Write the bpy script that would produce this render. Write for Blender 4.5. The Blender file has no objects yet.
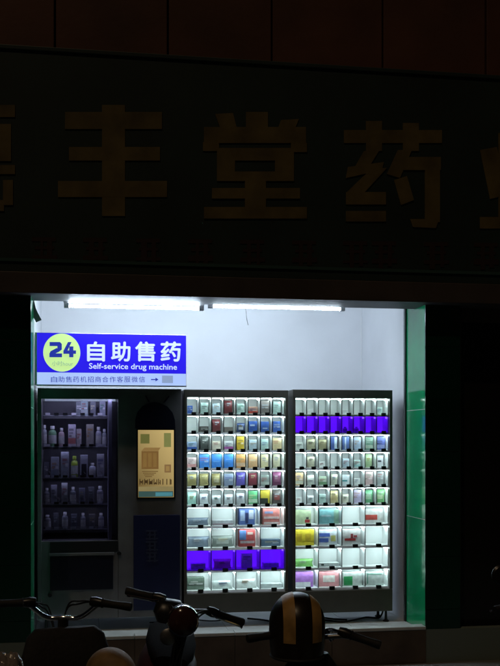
import bpy, bmesh, math, random
from mathutils import Vector, Matrix
random.seed(7)
S = bpy.context.scene
COL = S.collection
R = math.radians
# ------------------------------------------------------------------ camera, sky, street light, exposure
F, D, H, YAW, VH = 1000.0, 8.2, 1.90, R(9.37), 440.0      # photo px focal length, distance to the facade, eye height
cam = bpy.data.cameras.new('camera'); camo = bpy.data.objects.new('camera', cam); COL.objects.link(camo)
cam.sensor_fit = 'HORIZONTAL'; cam.sensor_width = 36; cam.lens = 36 * F / 500
cam.shift_y = (VH - 333) / 500; cam.clip_end = 400; cam.clip_start = 0.05
camo.location = (0, -D, H); camo.rotation_euler = (R(90), 0, -YAW)
S.camera = camo
SUN_EL, SUN_AZ = R(58), R(-150)                            # a street lamp's warm glow from behind and left
w = bpy.data.worlds.new('World'); S.world = w; w.use_nodes = True
nt = w.node_tree; bg = nt.nodes['Background']
sky = nt.nodes.new('ShaderNodeTexSky'); sky.sky_type = 'NISHITA'; sky.sun_disc = False
sky.sun_elevation = SUN_EL; sky.sun_rotation = SUN_AZ
nt.links.new(sky.outputs[0], bg.inputs[0]); bg.inputs[1].default_value = 0.00035
sl = bpy.data.lights.new('sun', 'SUN'); sl.energy = 0.22; sl.angle = R(1.2); sl.color = (1.0, 0.72, 0.44)
so = bpy.data.objects.new('sun', sl); COL.objects.link(so)
sd = Vector((math.sin(SUN_AZ) * math.cos(SUN_EL), math.cos(SUN_AZ) * math.cos(SUN_EL), math.sin(SUN_EL)))
so.rotation_euler = sd.to_track_quat('Z', 'Y').to_euler(); so.location = (-6, -9, 9)
S.view_settings.view_transform = 'Standard'; S.view_settings.look = 'None'
S.view_settings.exposure = 0; S.view_settings.gamma = 1; S.view_settings.use_curve_mapping = False

def at(u, v, Y):
    """point on the vertical plane y=Y that the photo shows at (u, v)"""
    dy = Y + D; x = dy * math.tan(math.atan((u - 250) / F) + YAW)
    return x, H - (v - VH) / F * (dy * math.cos(YAW) + x * math.sin(YAW))
def ax(u, Y): return at(u, VH, Y)[0]
def az(u, v, Y): return at(u, v, Y)[1]

# ------------------------------------------------------------------ materials
MC = {}
def mat(name, col, rough=.5, metal=0, spec=.5, var=0.0, scale=8, bump=0.0, bscale=60, coat=0, rvar=0.0):
    if name in MC: return MC[name]
    m = bpy.data.materials.new(name); m.use_nodes = True; MC[name] = m
    n = m.node_tree; b = n.nodes['Principled BSDF']
    b.inputs['Base Color'].default_value = (*col, 1); b.inputs['Roughness'].default_value = rough
    b.inputs['Metallic'].default_value = metal; b.inputs['Specular IOR Level'].default_value = spec
    b.inputs['Coat Weight'].default_value = coat
    if var or bump or rvar:
        tc = n.nodes.new('ShaderNodeTexCoord')
        no = n.nodes.new('ShaderNodeTexNoise'); no.inputs['Scale'].default_value = scale; no.inputs['Detail'].default_value = 6
        n.links.new(tc.outputs['Object'], no.inputs['Vector'])
        if var:
            r = n.nodes.new('ShaderNodeValToRGB')
            r.color_ramp.elements[0].position = .3; r.color_ramp.elements[1].position = .7
            r.color_ramp.elements[0].color = (*[max(0, c * (1 - var)) for c in col], 1)
            r.color_ramp.elements[1].color = (*[min(1, c * (1 + var * .6)) for c in col], 1)
            n.links.new(no.outputs['Fac'], r.inputs[0]); n.links.new(r.outputs[0], b.inputs['Base Color'])
        if rvar:
            mr = n.nodes.new('ShaderNodeMapRange'); mr.inputs['To Min'].default_value = max(0, rough - rvar); mr.inputs['To Max'].default_value = rough + rvar
            n.links.new(no.outputs['Fac'], mr.inputs[0]); n.links.new(mr.outputs[0], b.inputs['Roughness'])
        if bump:
            n2 = n.nodes.new('ShaderNodeTexNoise'); n2.inputs['Scale'].default_value = bscale; n2.inputs['Detail'].default_value = 4
            n.links.new(tc.outputs['Object'], n2.inputs['Vector'])
            bp = n.nodes.new('ShaderNodeBump'); bp.inputs['Strength'].default_value = bump; bp.inputs['Distance'].default_value = .01
            n.links.new(n2.outputs['Fac'], bp.inputs['Height']); n.links.new(bp.outputs[0], b.inputs['Normal'])
    return m
def emit(name, col, strength=1.0, var=0.0, scale=10):
    if name in MC: return MC[name]
    m = bpy.data.materials.new(name); m.use_nodes = True; MC[name] = m
    n = m.node_tree; b = n.nodes['Principled BSDF']
    b.inputs['Base Color'].default_value = (*[c * .3 for c in col], 1); b.inputs['Roughness'].default_value = .35
    b.inputs['Emission Color'].default_value = (*col, 1); b.inputs['Emission Strength'].default_value = strength
    if var:
        tc = n.nodes.new('ShaderNodeTexCoord'); no = n.nodes.new('ShaderNodeTexNoise'); no.inputs['Scale'].default_value = scale
        mr = n.nodes.new('ShaderNodeMapRange'); mr.inputs['To Min'].default_value = strength * (1 - var); mr.inputs['To Max'].default_value = strength * (1 + var)
        n.links.new(tc.outputs['Object'], no.inputs['Vector']); n.links.new(no.outputs['Fac'], mr.inputs[0]); n.links.new(mr.outputs[0], b.inputs['Emission Strength'])
    return m
def pane_mat(name, tint=(1, 1, 1), refl=.06, rough=.03):
    if name in MC: return MC[name]
    m = bpy.data.materials.new(name); m.use_nodes = True; MC[name] = m
    n = m.node_tree; n.nodes.remove(n.nodes['Principled BSDF']); out = n.nodes['Material Output']
    t = n.nodes.new('ShaderNodeBsdfTransparent'); t.inputs[0].default_value = (*tint, 1)
    g = n.nodes.new('ShaderNodeBsdfGlossy'); g.inputs['Roughness'].default_value = rough
    fr = n.nodes.new('ShaderNodeFresnel'); fr.inputs[0].default_value = 1.45
    mx = n.nodes.new('ShaderNodeMixShader')
    n.links.new(fr.outputs[0], mx.inputs[0]); n.links.new(t.outputs[0], mx.inputs[1]); n.links.new(g.outputs[0], mx.inputs[2]); n.links.new(mx.outputs[0], out.inputs[0])
    return m

# ------------------------------------------------------------------ mesh helpers
def link(name, me, m, parent=None):
    o = bpy.data.objects.new(name, me); COL.objects.link(o); o.parent = parent
    if m is not None and not me.materials: me.materials.append(m)
    return o
def obj(name, bm, m, parent=None, smooth=False):
    me = bpy.data.meshes.new(name); bmesh.ops.recalc_face_normals(bm, faces=bm.faces); bm.to_mesh(me); bm.free()
    if smooth:
        for p in me.polygons: p.use_smooth = True
        try: me.set_sharp_from_angle(angle=R(42))
        except Exception: pass
    return link(name, me, m, parent)
def thing(name, label, cat, loc=(0, 0, 0), rotz=0, group=None):
    o = bpy.data.objects.new(name, None); COL.objects.link(o); o.empty_display_size = .1
    o.location = loc; o.rotation_euler = (0, 0, rotz); return tag(o, label, cat, group)
def tag(o, label, cat, group=None):
    o['label'] = label; o['category'] = cat
    if group: o['group'] = group
    return o
def bx(bm, x0, x1, y0, y1, z0, z1, bev=0.0):
    r = bmesh.ops.create_cube(bm, size=1)
    for v in r['verts']:
        v.co = Vector(((x0 + x1) / 2 + v.co.x * (x1 - x0), (y0 + y1) / 2 + v.co.y * (y1 - y0), (z0 + z1) / 2 + v.co.z * (z1 - z0)))
    if bev:
        es = list({e for v in r['verts'] for e in v.link_edges})
        bmesh.ops.bevel(bm, geom=es, offset=bev, segments=2, affect='EDGES', profile=.5)
    return bm
def box(name, x0, x1, y0, y1, z0, z1, m, parent=None, bev=0.0):
    return obj(name, bx(bmesh.new(), x0, x1, y0, y1, z0, z1, bev), m, parent)
def ring(bm, c, t, rx, ry, n, up=Vector((0, 0, 1))):
    t = t.normalized(); s = t.cross(up)
    if s.length < 1e-4: s = t.cross(Vector((0, 1, 0)))
    s.normalize(); q = s.cross(t).normalized()
    return [bm.verts.new(c + s * (math.cos(2 * math.pi * k / n) * rx) + q * (math.sin(2 * math.pi * k / n) * ry)) for k in range(n)]
def tube(bm, pts, r, n=10, caps=True):
    pts = [Vector(p) for p in pts]; rs = r if isinstance(r, (list, tuple)) else [r] * len(pts); prev = None
    for i, p in enumerate(pts):
        t = (pts[min(i + 1, len(pts) - 1)] - pts[max(i - 1, 0)])
        q = rs[i]; rx, ry = q if isinstance(q, (tuple, list)) else (q, q)
        rg = ring(bm, p, t, rx, ry, n)
        if prev:
            for k in range(n): bm.faces.new((prev[k], prev[(k + 1) % n], rg[(k + 1) % n], rg[k]))
        elif caps: bm.faces.new(rg[::-1])
        prev = rg
    if caps: bm.faces.new(prev)
    return bm
def smoothpath(pts, k=5):
    P = [Vector(p) for p in pts]; out = []
    for i in range(len(P) - 1):
        a, b, c, d = P[max(i - 1, 0)], P[i], P[i + 1], P[min(i + 2, len(P) - 1)]
        for j in range(k):
            t = j / k
            out.append(.5 * ((2 * b) + (c - a) * t + (2 * a - 5 * b + 4 * c - d) * t * t + (3 * b - a - 3 * c + d) * t ** 3))
    return out + [P[-1]]
def lathe(bm, prof, n=24, axis='Z', c=(0, 0, 0), close=False):
    rows = []
    for r, h in prof:
        row = []
        for k in range(n):
            a = 2 * math.pi * k / n; p = (r * math.cos(a), r * math.sin(a), h)
            if axis == 'X': p = (p[2], p[0], p[1])
            if axis == 'Y': p = (p[0], p[2], p[1])
            row.append(bm.verts.new((p[0] + c[0], p[1] + c[1], p[2] + c[2])))
        rows.append(row)
    m = len(rows)
    for i in range(m if close else m - 1):
        a, b = rows[i], rows[(i + 1) % m]
        for k in range(n): bm.faces.new((a[k], a[(k + 1) % n], b[(k + 1) % n], b[k]))
    if not close:
        if prof[0][0] > 1e-4: bm.faces.new(rows[0])
        if prof[-1][0] > 1e-4: bm.faces.new(rows[-1])
    bmesh.ops.remove_doubles(bm, verts=bm.verts, dist=1e-5)
    return bm
def loft(bm, secs, n=16, sq=2.6):
    """sections (centre, half width x, half height, axis 'Y'|'Z'): superellipse rings"""
    prev = None
    for (c, rx, rz, axis) in secs:
        rg = []
        for k in range(n):
            a = 2 * math.pi * k / n; ca, sa = math.cos(a), math.sin(a)
            p = math.copysign(abs(ca) ** (2 / sq), ca) * rx; q = math.copysign(abs(sa) ** (2 / sq), sa) * rz
            rg.append(bm.verts.new((c[0] + p, c[1] + (q if axis == 'Z' else 0), c[2] + (q if axis == 'Y' else 0))))
        if prev:
            for k in range(n): bm.faces.new((prev[k], prev[(k + 1) % n], rg[(k + 1) % n], rg[k]))
        else: bm.faces.new(rg[::-1])
        prev = rg
    bm.faces.new(prev); return bm
def poly_prism(bm, pts, y0, y1):
    a = [bm.verts.new((x, y0, z)) for x, z in pts]; b = [bm.verts.new((x, y1, z)) for x, z in pts]
    bm.faces.new(a); bm.faces.new(b[::-1]); n = len(pts)
    for k in range(n): bm.faces.new((a[k], a[(k + 1) % n], b[(k + 1) % n], b[k]))
    return bm
def text_mesh(name, body, x0, x1, z0, z1, y, m, parent, bold=0.0, depth=.002):
    """flat lettering fitted into the rectangle on the plane y, facing -y"""
    c = bpy.data.curves.new(name, 'FONT'); c.body = body; c.size = 1; c.offset = bold; c.extrude = .01; c.resolution_u = 3
    t = bpy.data.objects.new('tmp', c); COL.objects.link(t); bpy.context.view_layer.update()
    me = bpy.data.meshes.new_from_object(t.evaluated_get(bpy.context.evaluated_depsgraph_get()))
    bpy.data.objects.remove(t); bpy.data.curves.remove(c)
    xs = [v.co.x for v in me.vertices]; ys = [v.co.y for v in me.vertices]
    if not xs: return None
    a, b, e, f = min(xs), max(xs), min(ys), max(ys)
    for v in me.vertices:
        v.co = Vector((x0 + (v.co.x - a) / (b - a) * (x1 - x0), y - v.co.z / .01 * depth / 2, z0 + (v.co.y - e) / (f - e) * (z1 - z0)))
    me.name = name
    return link(name, me, m, parent)
def pxbox(name, u0, u1, v0, v1, Y, m, parent, depth=.004, bev=0):
    um, vm = (u0 + u1) / 2, (v0 + v1) / 2
    return box(name, ax(u0, Y), ax(u1, Y), Y, Y + depth, az(um, v1, Y), az(um, v0, Y), m, parent, bev)

# ------------------------------------------------------------------ materials used
M_white = mat('white_paint', (.80, .80, .83), .55, var=.07, scale=1.5, bump=.08, bscale=25)
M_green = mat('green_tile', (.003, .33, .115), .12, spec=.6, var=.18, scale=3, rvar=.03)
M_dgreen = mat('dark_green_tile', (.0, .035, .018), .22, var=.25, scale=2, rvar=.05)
M_grout = mat('grout', (.16, .2, .18), .8)
M_clad = mat('red_brown_cladding', (.13, .05, .028), .55, var=.35, scale=1.4, bump=.2, bscale=9)
M_clad_joint = mat('cladding_joint', (.02, .012, .01), .8)
M_board = mat('sign_board_green_black', (.022, .040, .034), .5, var=.35, scale=1.2)
M_gold = mat('tarnished_gold_letter', (.155, .112, .034), .6, var=.4, scale=5)
M_redlet = mat('faded_red_letter', (.034, .016, .013), .6)
M_beam = mat('brown_metal_beam', (.075, .058, .050), .55, var=.3, scale=2.5)
M_alu = mat('aluminium', (.55, .56, .57), .35, .9)
M_tilefloor = mat('pale_floor_tile', (.60, .62, .60), .35, var=.15, scale=5, rvar=.08)
M_riser = mat('brown_stone_riser', (.11, .08, .058), .5, var=.4, scale=4, bump=.15, bscale=30)
M_asph = mat('asphalt', (.05, .05, .05), .85, var=.3, scale=6, bump=.5, bscale=90)
M_paver = mat('grey_paver', (.16, .15, .14), .75, var=.25, scale=4, bump=.2)
M_black = mat('black_metal', (.14, .136, .14), .45, var=.2, scale=6, rvar=.06)
M_frame = mat('dark_olive_metal', (.085, .078, .064), .42, var=.2, scale=4, rvar=.06)
M_cell = mat('cell_white', (.83, .86, .85), .5, var=.04, scale=4)
M_shelf = mat('shelf_grey', (.34, .33, .33), .45)
M_lock = mat('black_plastic', (.012, .012, .013), .35)
M_glass = pane_mat('clear_pane')
M_dglass = pane_mat('smoked_pane', (.72, .72, .78))
M_rubber = mat('black_rubber', (.015, .015, .015), .7, bump=.2, bscale=80)
M_chrome = mat('chrome', (.75, .73, .70), .07, 1.0, rvar=.03)
M_steel = mat('dull_steel', (.25, .25, .25), .4, .9)
E_tube = emit('fluorescent_tube', (.71, .865, 1.0), 172)

# ------------------------------------------------------------------ setting
def structure(o): o['kind'] = 'structure'; return o
structure(box('road', -60, 60, -120, -5.6, -.4, -.13, M_asph))
pv = structure(box('pavement', -60, 60, -5.6, .0, -.4, -.004, M_grout))
PW = .6
for i in range(-3, 6):
    for j in range(5):
        x = i * PW; y1 = -.004 - j * PW
        box('paving_slab', x + .004, x + PW - .004, y1 - PW + .004, y1 - .004, -.03, .0 + random.uniform(-.0015, .0015), M_paver, pv)
kb = thing('kerb', 'long grey stone kerb between the pavement and the dark road', 'kerb', (0, -5.6, 0))
for i in range(-6, 8): box('kerb_stone', i + .004, i + .996, -.15, 0, -.3, .012, M_paver, kb, .012)

XL, XR, YB, YJ = ax(31, 0), ax(425, 0), 1.97, .50           # recess: left and right edge, back wall, depth of the tiled jambs
ZLIP = az(425, 625.5, 0); ZF = ZLIP - .055                   # step edge and floor behind it
ZLB = az(215, 298.0, -.12)                                   # underside of the lintel
ZC = ZLB + .30
bld = thing('shop_building', 'dark shopfront building with brown cladding and a brightly lit recess', 'building')
box('back_wall', XL - .2, XR + .2, YB, YB + .2, ZF - .3, ZC, M_white, bld)
box('side_wall', XL - .2, XL, YJ + .02, YB, ZF - .3, ZC, M_white, bld)
box('side_wall', XR, XR + .2, YJ + .045, YB, ZF - .3, ZC, M_white, bld)
box('ceiling', XL - .2, XR + .2, .28, YB + .2, ZC, ZC + .2, M_white, bld)
# floor: tiles in the recess and the raised front edge
fl = box('recess_floor', XL - .2, XR + .2, .07, YB, ZF - .3, ZF - .006, M_grout, bld)
nx = 6; tw = (XR - XL) / nx
for i in range(nx):
    for j in range(4):
        y0 = .085 + j * .47
        box('floor_tile', XL + i * tw + .002, XL + (i + 1) * tw - .002, y0 + .002, min(y0 + .468, YB - .004), ZF - .02, ZF + random.uniform(-.0008, .0008), M_tilefloor, fl)
st = box('step_core', XL - 1.2, XR + 1.2, -.02, .07, -.2, ZLIP - .031, M_grout, bld)
for i in range(4):
    a = XL + (XR - XL) * i / 4; b = XL + (XR - XL) * (i + 1) / 4
    box('edge_stone', a + .002, b - .002, -.035, .085, ZLIP - .03, ZLIP, M_tilefloor, st, .006)
    box('riser_slab', a + .002, b - .002, -.03, -.0205, .004, ZLIP - .034, M_riser, st)
# tiled jambs (glossy green on the inner faces) and tiled front columns
ZT = [ZF, az(418, 517.5, .25), az(418, 410, .25), az(418, 302.5, .25), ZC]
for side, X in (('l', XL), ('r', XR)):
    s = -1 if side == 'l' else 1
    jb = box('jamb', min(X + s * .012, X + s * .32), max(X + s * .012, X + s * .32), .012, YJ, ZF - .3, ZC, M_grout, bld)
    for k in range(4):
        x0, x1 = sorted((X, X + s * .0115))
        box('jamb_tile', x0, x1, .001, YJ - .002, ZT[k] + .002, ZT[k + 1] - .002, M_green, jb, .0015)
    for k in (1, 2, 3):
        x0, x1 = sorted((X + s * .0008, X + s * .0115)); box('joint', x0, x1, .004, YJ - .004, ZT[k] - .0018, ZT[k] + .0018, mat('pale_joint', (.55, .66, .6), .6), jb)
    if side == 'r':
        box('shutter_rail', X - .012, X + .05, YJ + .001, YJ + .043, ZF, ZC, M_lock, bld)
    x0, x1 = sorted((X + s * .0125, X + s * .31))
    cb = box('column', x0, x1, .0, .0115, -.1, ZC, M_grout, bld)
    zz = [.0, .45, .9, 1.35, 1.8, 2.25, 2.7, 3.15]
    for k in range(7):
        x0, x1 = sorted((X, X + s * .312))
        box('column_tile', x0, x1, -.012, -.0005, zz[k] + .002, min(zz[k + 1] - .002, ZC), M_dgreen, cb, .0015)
box('wall_core', XL - 6, XL - .32, .30, .5, -.2, 6.5, M_clad_joint, bld)
box('wall_core', XR + .32, XR + 6, .30, .5, -.2, 6.5, M_clad_joint, bld)
box('wall_core', XL - .32, XR + .32, .28, .5, ZC + .2, 6.5, M_clad_joint, bld)
# lintel beam, fascia back and the cladding above
box('lintel', XL - 6, XR + 6, -.10, .28, ZLB, ZC, mat('lintel_grey', (.085, .085, .09), .6, var=.2, scale=3), bld)
ZB0 = az(250, 278, -.14); ZB1 = az(250, 64.5, -.14)
us = [-165, -57, 55, 168, 272, 383, 486, 600]
for i in range(len(us) - 1):
    x0, x1 = ax(us[i], -.06), ax(us[i + 1], -.06)
    box('cladding_panel', x0 + .008, x1 - .008, -.06 + random.uniform(-.004, .004), .28, ZB1 + .05, 6.2, M_clad, bld, .004)
# neighbouring glazed doors beside the columns
for s, X in ((-1, XL - .32), (1, XR + .32)):
    x0, x1 = sorted((X, X + s * 1.9))
    d = thing('shop_door', 'dark closed glass door %s' % ('left of the lit recess behind the parked bikes' if s < 0 else 'right of the lit recess, unlit inside'), 'door', ((x0 + x1) / 2, .2, 0))
    hw = (x1 - x0) / 2
    for q in (-1, 1):
        box('stile', min(q * hw, q * (hw - .07)), max(q * hw, q * (hw - .07)), -.03, .03, .0, ZLB - .002, M_beam, d, .004)
        box('stile', min(q * .003, q * .06), max(q * .003, q * .06), -.03, .03, .0, ZLB - .002, M_beam, d, .004)
        pn = box('pane', min(q * .06, q * (hw - .07)), max(q * .06, q * (hw - .07)), -.005, .005, .12, ZLB - .12, mat('dark_glass', (.012, .011, .011), .12, spec=.35), d)
        box('rail', min(q * .062, q * (hw - .072)), max(q * .062, q * (hw - .072)), -.028, .028, .0, .119, M_beam, d)
        box('rail', min(q * .062, q * (hw - .072)), max(q * .062, q * (hw - .072)), -.028, .028, ZLB - .119, ZLB - .003, M_beam, d)
        obj('handle', tube(bmesh.new(), smoothpath([(q * .09, -.03, 1.0), (q * .09, -.09, 1.03), (q * .09, -.09, 1.4), (q * .09, -.03, 1.43)], 4), .012), M_alu, d, True)

# ------------------------------------------------------------------ the big dark fascia sign
fs = thing('fascia_sign', 'wide unlit shop fascia sign with large dull gold characters', 'shop sign', (0, 0, 0))
YS = -.14
box('board', XL - 5, XR + 5, YS, -.101, ZB0 + .001, ZB1, M_board, fs, .004)
box('bottom_frame', XL - 5, XR + 5, YS - .02, -.1015, ZLB - .0, ZB0, M_beam, fs, .005)
box('top_frame', XL - 5, XR + 5, YS - .015, -.1015, ZB1 + .001, ZB1 + .035, M_board, fs, .005)
box('trim_strip', ax(-200, YS), ax(700, YS), YS - .012, YS - .001, az(300, 269.5, YS), az(300, 266.5, YS), mat('green_trim', (.05, .10, .085), .3), fs)
def chara(label, strokes, dep=.007, m=M_gold, base=YS):
    bm = bmesh.new()
    for k, s in enumerate(strokes):
        if len(s) == 4 and not isinstance(s[0], tuple):
            u0, v0, u1, v1 = s; pts = [(u0, v0), (u1, v0), (u1, v1), (u0, v1)]
        else: pts = s
        yy = base - dep - k * .00015
        um = sum(p[0] for p in pts) / len(pts)
        poly_prism(bm, [at(p[0], p[1], yy) for p in pts], yy, base - .0005)
    o = obj('character', bm, m, fs); o['label'] = label; return o
chara('gold character at the left edge, cut by the frame', [(-54, 105, 15, 117), (-25, 97, -13, 126), (-50, 124, 11, 136), (-50, 150, 11, 161), (-1, 135, 11, 151), (-50, 135, -38, 151), (-31, 135, -21, 151), (-14, 135, -5, 151), (-54, 165, 15, 174), (-38, 178, -27, 206), (-38, 200, 4, 211), (-16, 177, -5, 190), (3, 180, 13, 205), (-54, 182, -45, 205), [(-78, 102), (-66, 106), (-84, 130), (-94, 124)], [(-76, 128), (-64, 132), (-84, 160), (-94, 154)], (-82, 152, -69, 216)])
chara('gold character of three bars and one upright', [(102, 105, 125, 216), (65, 112, 162, 129), (69, 147, 160, 160.5), (58, 181, 167, 197)])
chara('gold character in the middle of the fascia', [(204, 127, 306, 143), (246, 112, 268, 128), [(215, 114), (233, 113), (237, 129), (221, 130)], [(281, 120), (299, 119), (294, 131), (277, 131)], (203, 142, 219, 151), (291, 143, 307, 152), (217, 148, 294, 160.5), (217, 171.5, 294, 181), (217, 160, 235, 172), (275, 160, 294, 172), (245, 180, 266, 209), (212, 188, 300, 198.5), (204, 207, 307, 218.5)])
chara('gold character right of the middle', [(344, 130, 442, 143), (366, 121, 382, 151), (403, 123, 419, 151), [(364, 151), (379, 151), (366, 172), (352, 172)], [(348, 167), (384, 162), (382, 170), (346, 178)], [(372, 168), (387, 168), (364, 193), (346, 193)], (346, 192, 386, 204.5), (346, 211, 386, 221.5), [(398, 150), (412, 150), (400, 178), (387, 174)], (398, 157, 441, 170), (425, 169, 440, 222), [(410, 219), (439, 219), (436, 228), (413, 227)], [(394, 180), (407, 176), (414, 200), (401, 205)]])
chara('gold character at the right edge, cut by the frame', [[(480, 150), (497, 147), (507, 195), (490, 199)], (498.5, 133, 515, 219), (541, 132, 558, 219), [(580, 150), (597, 155), (584, 199), (570, 194)], (480, 217, 605, 228.5)])
for i, u in enumerate([32, 83, 136, 188, 240, 292, 343, 372, 424, 474]):      # row of small illegible red lettering
    random.seed(40 + i); v0 = 237 + u * .012
    s = [(u, v0, u + 24, v0 + 4), (u + 3, v0 + 9, u + 22, v0 + 12), (u, v0 + 18 + random.uniform(-2, 2), u + 25, v0 + 22), (u + random.uniform(5, 9), v0 + 4, u + 11, v0 + 27), (u + random.uniform(15, 17), v0 + 2, u + 20, v0 + 25)]
    o = chara('small faint dark red character', s, .004, M_redlet); o.name = 'small_character'

# ------------------------------------------------------------------ fluorescent lamps, strap, wire
for k, (u0, u1, lab) in enumerate([(67, 201, 'left lit fluorescent tube under the lintel, above the blue sign'), (211, 342, 'right lit fluorescent tube under the lintel, above the two lit cabinets')]):
    Y = .36; x0, x1 = ax(u0, Y), ax(u1, Y); zt = az((u0 + u1) / 2, 307.2 + (k * .4), Y)
    t = thing('fluorescent_lamp', lab, 'lamp', ((x0 + x1) / 2, Y, zt), 0, 'fluorescent tubes')
    hw = (x1 - x0) / 2
    obj('tube', tube(bmesh.new(), [(-hw + .02, 0, 0), (hw - .02, 0, 0)], .0115, 16), E_tube, t, True)
    box('batten', -hw - .03, hw + .03, -.0, .045, .030, .070, mat('grey_enamel', (.25, .25, .26), .5), t, .004)
    for q in (-1, 1): box('end_cap', min(q * (hw - .018), q * (hw + .025)), max(q * (hw - .018), q * (hw + .025)), -.017, .03, -.017, .024, mat('grey_plastic', (.4, .4, .42), .5), t, .004)
Y = .42
bm = bmesh.new(); prev = None
for u, v, wd in [(29, 296, 5), (31.5, 303, 4.5), (33.0, 309, 4.2), (35.2, 314, 4.2), (38.8, 321, 4.4)]:
    x, z = at(u, v, Y); h = wd * .0105 / 2
    a = bm.verts.new((x - h, Y, z - h * .45)); b = bm.verts.new((x + h, Y, z + h * .45)); c = bm.verts.new((x + h, Y + .02, z + h * .45)); d = bm.verts.new((x - h, Y + .02, z - h * .45))
    rg = [a, b, c, d]
    if prev:
        for k in range(4): bm.faces.new((prev[k], prev[(k + 1) % 4], rg[(k + 1) % 4], rg[k]))
    else: bm.faces.new(rg)
    prev = rg
bm.faces.new(prev)
tag(obj('hanging_strap', bm, mat('dark_grey_strap', (.075, .075, .08), .6)), 'short dark grey strap hanging bent at the upper left corner of the recess', 'strap')
pts = [(*at(245.6, 300, .5), ), ]
wp = [(ax(245, .5), .5, az(245, 296, .5)), (ax(246, .5), .5, az(246, 312, .5)), (ax(247, .5), .51, az(247, 319, .5)), (ax(248.3, .5), .51, az(248, 325, .5))]
tag(obj('hanging_wire', tube(bmesh.new(), smoothpath(wp, 4), .0028, 6), M_rubber), 'thin loose wire hanging below the right fluorescent tube', 'wire')

# ------------------------------------------------------------------ blue light box sign
YS2 = .44
E_blue = emit('sign_blue', (.022, .012, .74), 1.0, .05, 3); E_wt = emit('sign_white', (.62, .74, 1.0), .95); E_strip = emit('sign_pale_blue', (.43, .58, .98), .92, .06, 4)
E_lime = emit('sign_lime', (.58, .86, .33), .95, .05, 8); M_ink = mat('dark_blue_print', (.02, .02, .16), .5); E_ink = emit('sign_ink_blue', (.02, .035, .36), .9)
lb = thing('light_box_sign', 'blue and white illuminated sign above the black vending machine', 'light box', (0, 0, 0))
um = 111; zt, zb, zm = az(um, 334, YS2), az(um, 385, YS2), az(um, 373, YS2)
xl, xr = ax(37, YS2), ax(186, YS2)
box('case', xl - .018, xr + .003, YS2 + .004, YS2 + .12, zb - .004, zt + .004, M_alu, lb, .003)
box('blue_face', xl, xr, YS2, YS2 + .0035, zm + .0005, zt, E_blue, lb)
box('pale_strip', xl, xr, YS2, YS2 + .0035, zb, zm - .0005, E_strip, lb)
box('left_trim', xl - .016, xl - .001, YS2 - .006, YS2 + .0035, zb - .003, zt + .003, M_alu, lb)
box('bottom_trim', xl, xr + .003, YS2 - .012, YS2 + .0035, zb - .012, zb - .0015, M_alu, lb)
bm = bmesh.new(); cx, cz = at(61.8, 352.6, YS2); poly_prism(bm, [(cx + .155 * math.cos(a * math.pi / 24), cz + .162 * math.sin(a * math.pi / 24)) for a in range(48)], YS2 - .002, YS2 - .0005)
obj('lime_disc', bm, E_lime, lb)
def bold_text(name, body, u0, u1, v0, v1, m, sh):
    obs = []
    for k, (a, b) in enumerate([(0, 0), (-sh, 0), (sh, 0), (0, -sh), (0, sh)]):
        obs.append(sign_text(name, body, u0 + sh + a, u1 - sh + a, v0 + sh + b, v1 - sh + b, m, 0, YS2 - .0015 - k * .0003))
    bm = bmesh.new()
    for o in obs: bm.from_mesh(o.data)
    bm.to_mesh(obs[0].data); bm.free(); bpy.data.objects.remove(obs[1])
    for o in obs[2:]: bpy.data.objects.remove(o)
    return obs[0]
def sign_text(name, body, u0, u1, v0, v1, m, bold=0, y=YS2 - .0015):
    um, = ((u0 + u1) / 2,)
    return text_mesh(name, body, ax(u0, y), ax(u1, y), az(um, v1, y), az(um, v0, y), y, m, lb, bold, .002)
bm = bmesh.new()
for k, pts in enumerate([[(49.6, 342), (60, 342), (61.8, 344), (61.8, 346), (49.6, 346)], [(57.4, 345.8), (61.8, 345.8), (61.8, 349.6), (58.8, 351.8), (57.4, 350)], [(58.8, 351.8), (57, 347.8), (50.6, 351.2), (49.4, 353.6), (53.4, 354.4)], [(49.4, 353.2), (53.6, 353.2), (53.6, 357.2), (49.4, 357.2)], [(53.5, 353.4), (62, 353.4), (62, 357.2), (53.5, 357.2)], [(68, 342), (71.6, 342), (67.2, 351), (63.4, 351)], [(63.4, 350.4), (76, 350.4), (76, 353.8), (63.4, 353.8)], [(69.2, 346.4), (73.4, 346.4), (73.4, 357.2), (69.2, 357.2)]]):
    y = YS2 - .0045 - k * .0003; poly_prism(bm, [at(u, v, y) for u, v in pts], y, YS2 - .0021)
obj('number_lettering', bm, E_ink, lb)
sign_text('hour_lettering', '小时hour', 52, 73, 361, 366, emit('sign_grey_print', (.25, .42, .35), .8), .0, YS2 - .0045)
for ch, u0, u1 in (('自', 87, 105), ('助', 111, 130.5), ('售', 135, 155.5), ('药', 160.5, 181)):
    bold_text('character', ch, u0, u1, 341.5, 361.5, E_wt, .55)
sign_text('english_lettering', 'Self-service drug machine', 89, 177, 363.6, 371, E_wt, .012)['kind'] = 'stuff'
for i, ch in enumerate('自助售药机招商合作客服微信'):
    sign_text('small_character', ch, 51 + i * 7.32, 57.2 + i * 7.32, 376.4, 382.2, E_ink, 0)
bm = bmesh.new(); y = YS2 - .003
poly_prism(bm, [at(151, 379, y), at(155.5, 379, y), at(155.5, 377.6, y), at(158.5, 379.5, y), at(155.5, 381.4, y), at(155.5, 380, y), at(151, 380, y)], y, YS2 - .0005)
obj('arrow', bm, E_ink, lb)
pxbox('plain_grey_square', 162, 173, 375.5, 383, YS2 - .003, emit('sign_grey_square', (.30, .40, .62), .8), lb, .0025)

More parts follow.
